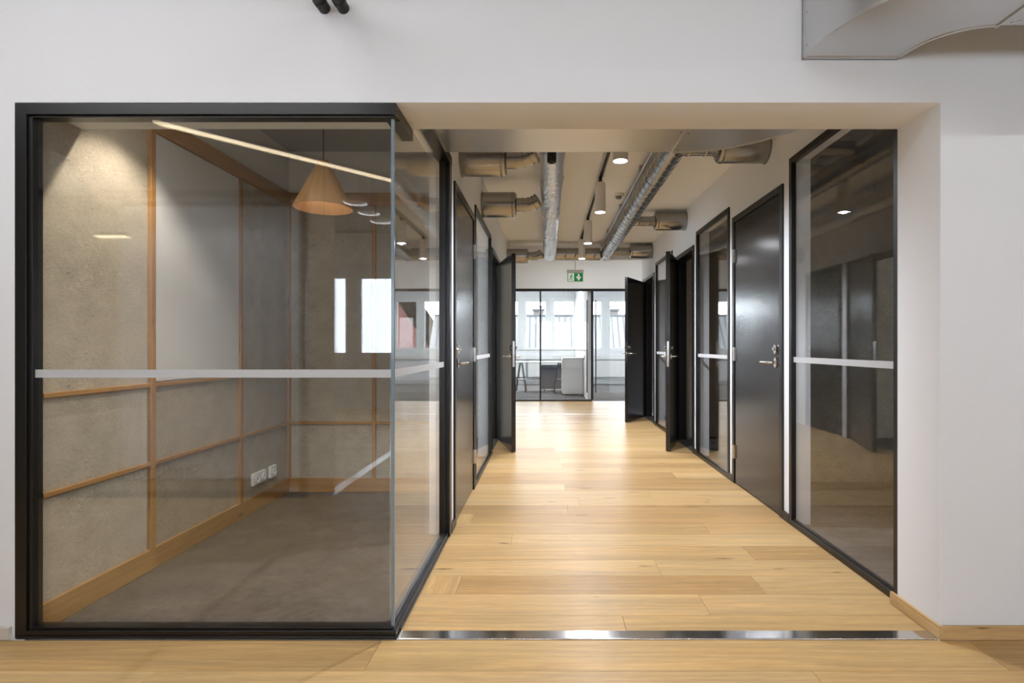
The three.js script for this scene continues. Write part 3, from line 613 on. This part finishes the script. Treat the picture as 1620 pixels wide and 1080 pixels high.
{ // exit sign: running figure and arrow on green
  const c = document.createElement('canvas'); c.width = 512; c.height = 256;
  const q = c.getContext('2d');
  q.fillStyle = '#1f8a4c'; q.fillRect(0, 0, 512, 256);
  q.fillStyle = '#f4f8f4'; q.fillRect(22, 14, 196, 228);                                     // door
  q.strokeStyle = '#1f8a4c'; q.fillStyle = '#1f8a4c'; q.lineCap = q.lineJoin = 'round';
  q.beginPath(); q.arc(142, 50, 20, 0, 7); q.fill();
  const limb = (w, pts) => { q.lineWidth = w; q.beginPath(); q.moveTo(...pts[0]); pts.slice(1).forEach((p) => q.lineTo(...p)); q.stroke(); };
  limb(34, [[126, 92], [112, 136]]); limb(18, [[132, 86], [168, 108], [190, 92]]); limb(18, [[116, 84], [82, 92], [66, 124]]); limb(22, [[114, 140], [150, 164], [148, 216]]); limb(22, [[110, 140], [92, 186], [46, 196]]);
  q.fillStyle = '#f4f8f4'; q.fillRect(344, 30, 52, 120);
  q.beginPath(); q.moveTo(284, 118); q.lineTo(316, 100); q.lineTo(370, 164); q.lineTo(424, 100); q.lineTo(456, 118); q.lineTo(370, 232); q.closePath(); q.fill();
  const t = new THREE.CanvasTexture(c); t.colorSpace = THREE.SRGBColorSpace;
  const s = thing('exit_sign', 'green and white emergency exit sign with running figure and down arrow on a rod', 'sign', [0.4725, 2.17, -9.3]);
  part('housing', lb(-0.143, 0.143, 0.152, 0.205, -0.022, 0.022, 0.004), M.white, s);
  part('sign_panel', lb(-0.134, 0.134, 0, 0.153, -0.004, 0.004, 0.001), M.white, s);
  for (const k of [1, -1]) { const p = new THREE.PlaneGeometry(0.262, 0.146); if (k < 0) p.rotateY(Math.PI); part('sign_face', p, S('#ffffff', 0.4, { map: t, emissive: '#ffffff', emissiveMap: t, emissiveIntensity: 0.25 }), s, [0, 0.077, k * 0.0048]); }
  part('rod', along([0, 0.204, 0], [0, 0.65, 0], 0.007, 0.007, 12), M.brushed, s);
}
for (const [x, w] of [[-0.822, 'nearer the booth corner of the pair, upper end cut off'], [-0.752, 'with the pale end, second of the pair']])
  single('black_pipe', join([along([x, 2.325, -FRONT - 0.01], [x, 2.325, -1.0], 0.0215, 0.0215, 28), along([x, 2.325, -1.985], [x, 2.325, -1.965], 0.0235, 0.0235, 28), along([x, 2.34, -1.2], [x, HALL, -1.2], 0.004, 0.004, 8)]), M.blackSoft, x < -0.8 ? 'black conduit pipe entering the white wall, with a small screw' : 'black conduit pipe entering the white wall, the one closer to the duct', 'pipe');

// ------------------------------------------------------------------ the far glazing and the office
{
  const D = 10.74, top = 2.2;
  single('wall_over_glazing', span(-4.5, 5, top, 2.82, D - 0.05, D + 0.05, 0), M.corridorWall, 'white wall over the office glazing behind the exit sign', 'wall', undefined, undefined, 'structure');
  const g = thing('glass_partition', 'office glazing in slim black frame across the end of the corridor', 'partition', [0, 0, 0]);
  part('top_rail', span(-4.5, 5, top - 0.05, top - 0.001, D - 0.03, D + 0.03, 0.002), M.black, g);
  part('bottom_rail', span(-4.5, 0.875, 0.001, 0.03, D - 0.025, D + 0.025, 0.002), M.black, g);
  for (const [x, w] of [[-2.6, 0.035], [-1.15, 0.035], [-0.137, 0.032], [0.878, 0.045], [1.86, 0.04], [3.1, 0.035]]) part('mullion', span(x - w / 2, x + w / 2, 0.03, top - 0.05, D - 0.025, D + 0.025, 0.002), M.black, g);
  for (const [a, b] of [[-4.48, -2.62], [-2.58, -1.17], [-1.13, -0.155], [1.88, 3.08], [3.12, 4.98]]) part('glass_pane', span(a, b, 0.025, top - 0.045, D - 0.005, D + 0.005, 0), M.glass, g);
  part('frosted_band', span(-1.13, -0.155, 0.985, 1.005, D - 0.0062, D - 0.0054, 0), M.bandOffice, g);
  const glassDoor = (name, a, b, hx, label, band) => {
    const d = thing(name, label, 'door', [0, 0, 0], undefined, 'structure');
    part('glass_pane', span(a, b, 0.032, top - 0.052, D - 0.005, D + 0.005, 0), M.glass, d);
    if (band) part('frosted_band', span(a, b, 0.985, 1.005, D - 0.0062, D - 0.0054, 0), M.bandOffice, d);
    part('pull_handle', [along([hx, 0.17, -D + 0.055], [hx, 1.97, -D + 0.055], 0.011, 0.011, 14), along([hx, 0.45, -D], [hx, 0.45, -D + 0.055], 0.007, 0.007, 10), along([hx, 1.62, -D], [hx, 1.62, -D + 0.055], 0.007, 0.007, 10)], M.black, d);
    return d;
  };
  glassDoor('door_6', -0.118, 0.853, 0.775, 'glass office door with a tall black bar handle in front of the white cabinet', true);
  glassDoor('door_7', 0.903, 1.838, 0.945, 'glass office door with a tall black bar handle beside the far open black door', false);
  const wl = single('wall_office_partition', span(0.79, 0.868, -0.1, 2.82, D + 0.06, 15.6, 0), M.wall, 'white partition wall between the two office windows', 'wall', undefined, undefined, 'structure');
  for (const [y, n] of [[1.52, 'upper'], [1.30, 'middle'], [0.83, 'lowest']]) { const s = thing('light_switch', `small grey switch on the white office partition, ${n} of three`, 'switch', [0.79, y, -11.7]); part('cover_plate', lb(-0.012, 0, -0.04, 0.04, -0.04, 0.04, 0.003), M.grey, s); part('rocker', lb(-0.016, -0.011, -0.028, 0.028, -0.028, 0.028, 0.002), M.white, s); }
  // cable trunking with sockets, radiators and pipes below the windows
  for (const [a, b, where, n] of [[-4.4, 0.78, 'behind the desk', 4], [0.88, 4.9, 'in the room past the office partition', 4]]) {
    const c = thing('cable_trunking', `white cable trunking along the window wall ${where}`, 'trunking', [(a + b) / 2, 0.70, -15.6]);
    const h = (b - a) / 2;
    part('channel', lb(-h, h, 0, 0.13, 0, 0.06, 0.004), M.white, c);
    for (let i = 0; i < n; i++) part('outlet', lb(-h * 0.8 + i * h * 0.52, -h * 0.8 + i * h * 0.52 + 0.26, 0.03, 0.1, 0.058, 0.068, 0.003), M.board, c);
  }
  const radiator = (x0, x1, label) => {
    const r = thing('radiator', label, 'radiator', [(x0 + x1) / 2, 0.2, -15.52]);
    const h = (x1 - x0) / 2;
    part('front_panel', lb(-h, h, 0, 0.45, 0.02, 0.045, 0.006), M.white, r);
    part('fins', Array.from({ length: 18 }, (_, i) => lb(-h + 0.02 + i * (2 * h - 0.05) / 17, -h + 0.03 + i * (2 * h - 0.05) / 17, 0.02, 0.43, -0.03, 0.02, 0.001)), M.white, r);
    part('top_grille', lb(-h, h, 0.44, 0.455, -0.03, 0.03, 0.003), M.white, r);
    for (const q of [-1, 1]) part('bracket', lb(q * h * 0.6 - 0.015, q * h * 0.6 + 0.015, 0.05, 0.4, -0.079, -0.03, 0.002), M.white, r);
    part('valve', along([h - 0.03, -0.06, 0.02], [h - 0.03, 0.03, 0.02], 0.018, 0.018, 14), M.brushed, r);
  };
  radiator(-1.5, -0.62, 'white panel radiator under the office windows left of the desk'.replace('left of', 'beyond'));
  radiator(-0.55, 0.35, 'white panel radiator behind the trestle desk and cabinet');
  radiator(0.98, 2.2, 'wide white panel radiator in the room past the office partition');
  single('heating_pipe', join([along([-4.4, 0.09, -15.55], [0.78, 0.09, -15.55], 0.011, 0.011, 10), along([-4.4, 0.14, -15.55], [0.78, 0.14, -15.55], 0.011, 0.011, 10)]), M.white, 'pair of thin white heating pipes under the radiators by the desk', 'pipe');
  single('heating_pipe', join([along([0.88, 0.09, -15.55], [4.9, 0.09, -15.55], 0.011, 0.011, 10), along([0.88, 0.14, -15.55], [4.9, 0.14, -15.55], 0.011, 0.011, 10)]), M.white, 'pair of thin white heating pipes past the office partition', 'pipe');
  // drawer cabinet
  const k = thing('drawer_cabinet', 'white drawer cabinet standing behind the glass office door', 'cabinet', [0.555, 0, -12.25]);
  part('carcass', lb(-0.215, 0.225, 0.03, 0.80, -0.29, 0.29, 0.004), M.white, k);
  part('top_panel', lb(-0.23, 0.232, 0.80, 0.82, -0.30, 0.30, 0.003), M.white, k);
  for (let i = 0; i < 4; i++) { const d = part('drawer', lb(-0.235, -0.215, 0.045 + i * 0.19, 0.225 + i * 0.19, -0.285, 0.285, 0.003), M.white, k); part('handle', lb(-0.245, -0.234, 0.20 + i * 0.19, 0.212 + i * 0.19, -0.08, 0.08, 0.002), M.brushed, d); }
  for (const [x, z] of [[-0.17, -0.24], [0.18, -0.24], [-0.17, 0.24], [0.18, 0.24]]) part('foot', along([x, -0.002, z], [x, 0.032, z], 0.018, 0.018, 14), M.grey, k);
  // desk on trestles with a dark screen below
  const t = thing('desk', 'white topped desk on thin dark trestles beside the white cabinet', 'desk', [-0.02, 0, -12.9]);
  part('desk_top', lb(-0.75, 0.42, 0.69, 0.712, -0.35, 0.35, 0.003), M.white, t);
  for (const x of [-0.6, 0.30]) for (const z of [-0.25, 0.25]) for (const s of [-1, 1]) part('leg', along([x + s * 0.12, -0.002, z], [x + s * 0.02, 0.69, z], 0.011, 0.011, 10), M.trestle, t);
  for (const x of [-0.6, 0.3]) part('crossbar', lb(x - 0.09, x + 0.09, 0.28, 0.30, -0.25, 0.25, 0.002), M.trestle, t);
  const sc = thing('floor_screen', 'low dark blue grey screen panel standing behind the desk', 'screen', [-0.05, 0, -13.4]);
  part('panel', lb(-0.10, 0.55, 0.03, 0.62, -0.02, 0.02, 0.006), M.screen, sc);
  for (const x of [-0.02, 0.46]) part('foot', lb(x - 0.02, x + 0.02, -0.002, 0.035, -0.14, 0.14, 0.003), M.trestle, sc);
  for (const [x, d, w] of [[-1.9, 13.2, 'in the desk room'], [0.1, 13.2, 'over the desk'], [2.6, 13.2, 'past the partition'], [0.5, 9.7, 'of the cross passage'], [3.2, 9.7, 'at the far side of the cross passage']]) {
    const p = thing('ceiling_panel_lamp', `flat white ceiling panel lamp ${w}, above the picture`, 'lamp', [x, 2.82, -d]);
    part('lamp_frame', [lb(-0.62, 0.62, -0.03, 0, 0.16, 0.17, 0.002), lb(-0.62, 0.62, -0.03, 0, -0.17, -0.16, 0.002), lb(-0.62, -0.61, -0.03, 0, -0.16, 0.16, 0.002), lb(0.61, 0.62, -0.03, 0, -0.16, 0.16, 0.002)], M.white, p);
    part('diffuser', lb(-0.61, 0.61, -0.022, -0.012, -0.16, 0.16, 0.001), M.glowPanel, p);
    const r = new THREE.RectAreaLight(DAYLAMP, d < 10 ? PASSAGE_POWER : PANEL_POWER, 1.2, 0.31); r.position.set(0, -0.028, 0); r.rotation.x = -Math.PI / 2; r.name = 'panel_lamp_glow'; p.add(r);
  }
  const rl = thing('ring_lamp', 'slim dark ring lamp hanging in the office near the window', 'lamp', [-0.6, 2.43, -13.2]);
  const tor = new THREE.TorusGeometry(0.3, 0.014, 10, 64); tor.rotateX(Math.PI / 2); part('ring', tor, M.blackSoft, rl);
  for (let i = 0; i < 3; i++) { const a = i * 2.094; part('wire', along([0.3 * Math.cos(a), 0.01, 0.3 * Math.sin(a)], [0, 0.39, 0], 0.002, 0.002, 6), M.blackSoft, rl); }
}

// ------------------------------------------------------------------ outside the office windows
{
  single('ground', span(-60, 60, -9.2, -9, -60, 70, 0), M.ground, 'grey street level far below the windows', 'ground', undefined, undefined, 'structure');
  const r = thing('neighbour_roof', 'grey standing seam metal roof of the neighbouring house outside the windows', 'roof', [0, 0, 0]);
  const y0 = -3.2, y1 = 2.45, d0 = 20.5, d1 = 24.5, n = 42, xA = -7, xB = 3.9, slope = Math.atan2(y1 - y0, d1 - d0), len = Math.hypot(y1 - y0, d1 - d0);
  const tilt = (g, x) => { g.rotateX(-(Math.PI / 2 - slope) ); g.translate(x, y0, -d0); return g; };
  for (let i = 0; i < n; i++) {
    const w = (xB - xA) / n, x = xA + i * w;
    part('roof_panel', tilt(lb(0.006, w - 0.006, 0, len, -0.02, 0, 0.002), x), M.roofZinc, r);
    part('standing_seam', tilt(lb(-0.012, 0.012, 0, len, 0, 0.04, 0.002), x), M.roofSeam, r);
  }
  part('ridge', lb(xA, xB, y1 - 0.05, y1 + 0.04, -d1 - 0.2, -d1 + 0.06, 0.01), M.roofSeam, r);
  part('gable_body', [lb(xA + 0.05, xB - 0.05, -9, y0 + 0.1, -d1 - 2, -d0 - 0.05, 0), lb(xA + 0.05, xB - 0.05, -9, y1 - 0.06, -d1 - 2, -d1 - 0.05, 0)], M.chimney, r);
  for (const [x, l] of [[-0.42, 'short dark chimney on the metal roof behind the fixed office pane'], [3.05, 'short dark chimney on the metal roof near the far open door']]) {
    const c = thing('chimney', l, 'chimney', [x, 2.3, -25.6]);
    part('stack', lb(-0.24, 0.24, 0, 0.40, -0.24, 0.24, 0.01), M.chimney, c);
    part('cap', lb(-0.30, 0.30, 0.40, 0.50, -0.30, 0.30, 0.01), M.roofSeam, c);
    part('hood', [lb(-0.2, 0.2, 0.60, 0.63, -0.2, 0.2, 0.004), lb(-0.17, -0.13, 0.5, 0.6, -0.02, 0.02, 0.002), lb(0.13, 0.17, 0.5, 0.6, -0.02, 0.02, 0.002)], M.roofSeam, c);
  }
  const h = thing('brick_house', 'red brick gable house with dark sloping roof mirrored in the side pane of the booth', 'house', [6.2, 0, -26]);
  const s = new THREE.Shape([[-2.2, -9], [2.2, -9], [2.2, 0.4], [0, 3.6], [-2.2, 0.4]].map((p) => new THREE.Vector2(...p)));
  const gb = new THREE.ExtrudeGeometry(s, { depth: 5, bevelEnabled: false }); gb.translate(0, 0, -5); part('wall', metres(gb), M.brick, h);
  for (const k of [-1, 1]) { const g2 = lb(-0.15, 4.05, 0, 0.12, -5.2, 0.2, 0.01); g2.rotateZ(-55.5 * R2); if (k < 0) g2.scale(-1, 1, 1); g2.translate(0, 3.62, 0); const gg = k < 0 ? (() => { const i = g2.index; if (i) { const a = i.array; for (let q = 0; q < a.length; q += 3) [a[q], a[q + 1]] = [a[q + 1], a[q]]; } return g2; })() : g2; part('roof_slope', gg, M.roofSeam, h); }
}

// ------------------------------------------------------------------ the hall behind the camera, seen mirrored in the booth glass
{
  // curtained booth with its room name
  const z0 = 0.21, z1 = -0.33, x1 = -1.716, x0 = -4.98;               // depths
  const g = thing('glass_partition', 'black framed glazing of the curtained room mirrored in the booth glass', 'partition', [0, 0, 0]);
  part('top_rail', span(x0, x1, 2.14, 2.19, z0 - 0.05, z0, 0.002), M.black, g);
  part('bottom_rail', span(x0, x1, 0.001, 0.045, z0 - 0.05, z0, 0.002), M.black, g);
  part('post', span(x1 - 0.045, x1, 0.001, 2.19, z0 - 0.05, z0, 0.002), M.black, g);
  part('glass_pane', span(x0, x1 - 0.045, 0.04, 2.145, z0 - 0.03, z0 - 0.02, 0), M.glass, g);
  single('wall_curtained_room', span(x1 - 0.02, x1, 0.0, 2.19, z1, z0 - 0.051, 0.001), M.felt, 'grey felt end wall of the curtained room', 'wall', undefined, undefined, 'structure');
  single('wall_curtained_room', span(x0, x1, 2.19, 2.22, z1, z0 - 0.19, 0), M.grey, 'flat grey lid over the curtained room', 'wall', undefined, undefined, 'structure');
  part('rear_glass_pane', span(x0, x1 - 0.025, 0.04, 2.145, z1 + 0.01, z1 + 0.02, 0), M.glass, g);
  part('rear_rail', span(x0, x1 - 0.02, 0.001, 0.045, z1, z1 + 0.05, 0.002), M.black, g);
  const pos = [], uv = [], idx = [], n = 640, rows = 10, cx0 = -3.12, cx1 = x1 - 0.07;
  for (let j = 0; j <= rows; j++) for (let i = 0; i <= n; i++) {
    const x = cx0 + (cx1 - cx0) * i / n, v = j / rows, ph = x * 52 + 1.1 * noise.noise(x * 2, 0, 1);
    const a = 0.028 * (0.8 + 0.3 * noise.noise(x * 3, v * 0.8, 4));
    pos.push(x + 0.010 * Math.sin(2 * ph), 0.11 + 0.012 * noise.noise(x * 9, 0, 8) * (1 - v) + 1.99 * v, -(z0 - 0.12) + a * Math.sin(ph + 0.5 * noise.noise(x * 2, v * 1.2, 9))); uv.push(x, v);
  }
  for (let j = 0; j < rows; j++) for (let i = 0; i < n; i++) { const a = j * (n + 1) + i, b = a + n + 1; idx.push(a, a + 1, b, b, a + 1, b + 1); }
  const cg = new THREE.BufferGeometry(); cg.setAttribute('position', new THREE.Float32BufferAttribute(pos, 3)); cg.setAttribute('uv', new THREE.Float32BufferAttribute(uv, 2)); cg.setIndex(idx); cg.computeVertexNormals();
  single('wall_curtained_room', span(x0, -3.14, 0.045, 2.14, z0 - 0.12, z0 - 0.06, 0), M.felt, 'grey felt panel beside the curtain in the hall', 'wall', undefined, undefined, 'structure');
  const cu = thing('curtain', 'pale grey pleated curtain behind the hall glazing, mirrored in the booth glass', 'curtain', [0, 0, 0]);
  part('cloth', cg, M.curtain, cu);
  part('curtain_rail', span(cx0, cx1, 2.105, 2.135, z0 - 0.14, z0 - 0.10, 0.002), M.blackSoft, cu);
  const font = await new FontLoader().loadAsync('fonts/droid/droid_sans_regular.typeface.json');
  const tg = new TextGeometry('Stockholm', { font, size: 0.094, depth: 0.002, curveSegments: 6, bevelEnabled: false });
  tg.computeBoundingBox(); tg.scale(0.58 / (tg.boundingBox.max.x - tg.boundingBox.min.x), 1, 1); tg.rotateY(Math.PI);
  single('room_name', tg, M.red, 'dark red lettering of a room name low on the hall glazing, mirrored', 'lettering', [-2.47, 0.14, -(z0 - 0.0185)]);
  single('threshold_strip', span(-1.62, -1.54, -0.012, 0.004, -5.2, 0.16, 0.003), M.brushed, 'bright metal floor strip of the hall mirrored slanting in the booth glass', 'threshold');
  // lamps of the hall
  const linear = (x0, d0, x1, d1, y, label, power = LINEAR_POWER, tint = NEUTRAL, half = 0.011) => {
    const a = new THREE.Vector3(x0, y, -d0), b = new THREE.Vector3(x1, y, -d1), L = a.distanceTo(b), mid = a.clone().add(b).multiplyScalar(0.5);
    const l = thing('linear_lamp', label, 'lamp', mid.toArray());
    l.rotation.y = Math.atan2(-(b.z - a.z), b.x - a.x);
    part('housing', lb(-L / 2, L / 2, 0.012, 0.012 + 2 * half + 0.012, -half - 0.003, half + 0.003, 0.002), M.blackSoft, l);
    part('diffuser', lb(-L / 2, L / 2, -0.004, 0.012, -half, half, 0.002), M.glowLine, l);
    for (const s of [-1, 1]) part('wire', along([s * L * 0.4, 0.04, 0], [s * L * 0.4, (y < 2 ? 2.137 : HALL) - y - 0.003, 0], 0.002, 0.002, 6), M.blackSoft, l);
    const r = new THREE.RectAreaLight(tint, power, L, 2 * half); r.position.set(0, -0.008, 0); r.rotation.x = -Math.PI / 2; r.name = 'linear_lamp_glow'; l.add(r);
  };
  linear(-2.67, 0.372, -1.40, -0.98, 2.60, 'long glowing linear lamp slanting across the booth glass as a reflection', 4.5, AMBER);
  linear(-3.24, 0.166, -3.02, 0.160, 1.862, 'short thin glowing lamp mirrored on the felt wall', 2, AMBER, 0.006);
  linear(-0.6, 0.25, 1.4, 0.25, 2.75, 'long linear lamp of the hall outside the picture, over the middle');
  linear(-3.3, 0.62, -1.0, 0.62, 2.9, 'linear lamp of the hall outside the picture, before the curtained room', LINEAR_POWER * 1.8);
  linear(2.2, 0.25, 4.2, 0.25, 2.75, 'linear lamp of the hall outside the picture, near the duct');
  [[-1.66, 'largest'], [-2.10, 'middle'], [-2.53, 'smallest']].forEach(([d, w]) => {
    const r = thing('ring_downlight', `white ring ceiling lamp mirrored in the booth glass, ${w} of three`, 'lamp', [-2.02, 2.58, -d], 'ring lamps of the hall');
    part('lamp_body', lathedSmooth([[0, 0.05], [0.11, 0.05], [0.13, 0.03], [0.13, 0], [0.118, 0], [0.105, 0.012], [0, 0.012]].reverse(), 48), M.white, r);
    part('diffuser', lathedSmooth([[0.106, 0.010], [0.108, 0.006], [0.117, 0.001], [0.117, 0.010]], 48), M.glowRing, r);
    part('stem', along([0, 0.05, 0], [0, HALL - 2.58, 0], 0.008, 0.008, 10), M.white, r);
  });
}

scene.traverse((o) => { if (o.isMesh) { o.castShadow = o.receiveShadow = true; } });
renderer.render(scene, camera);
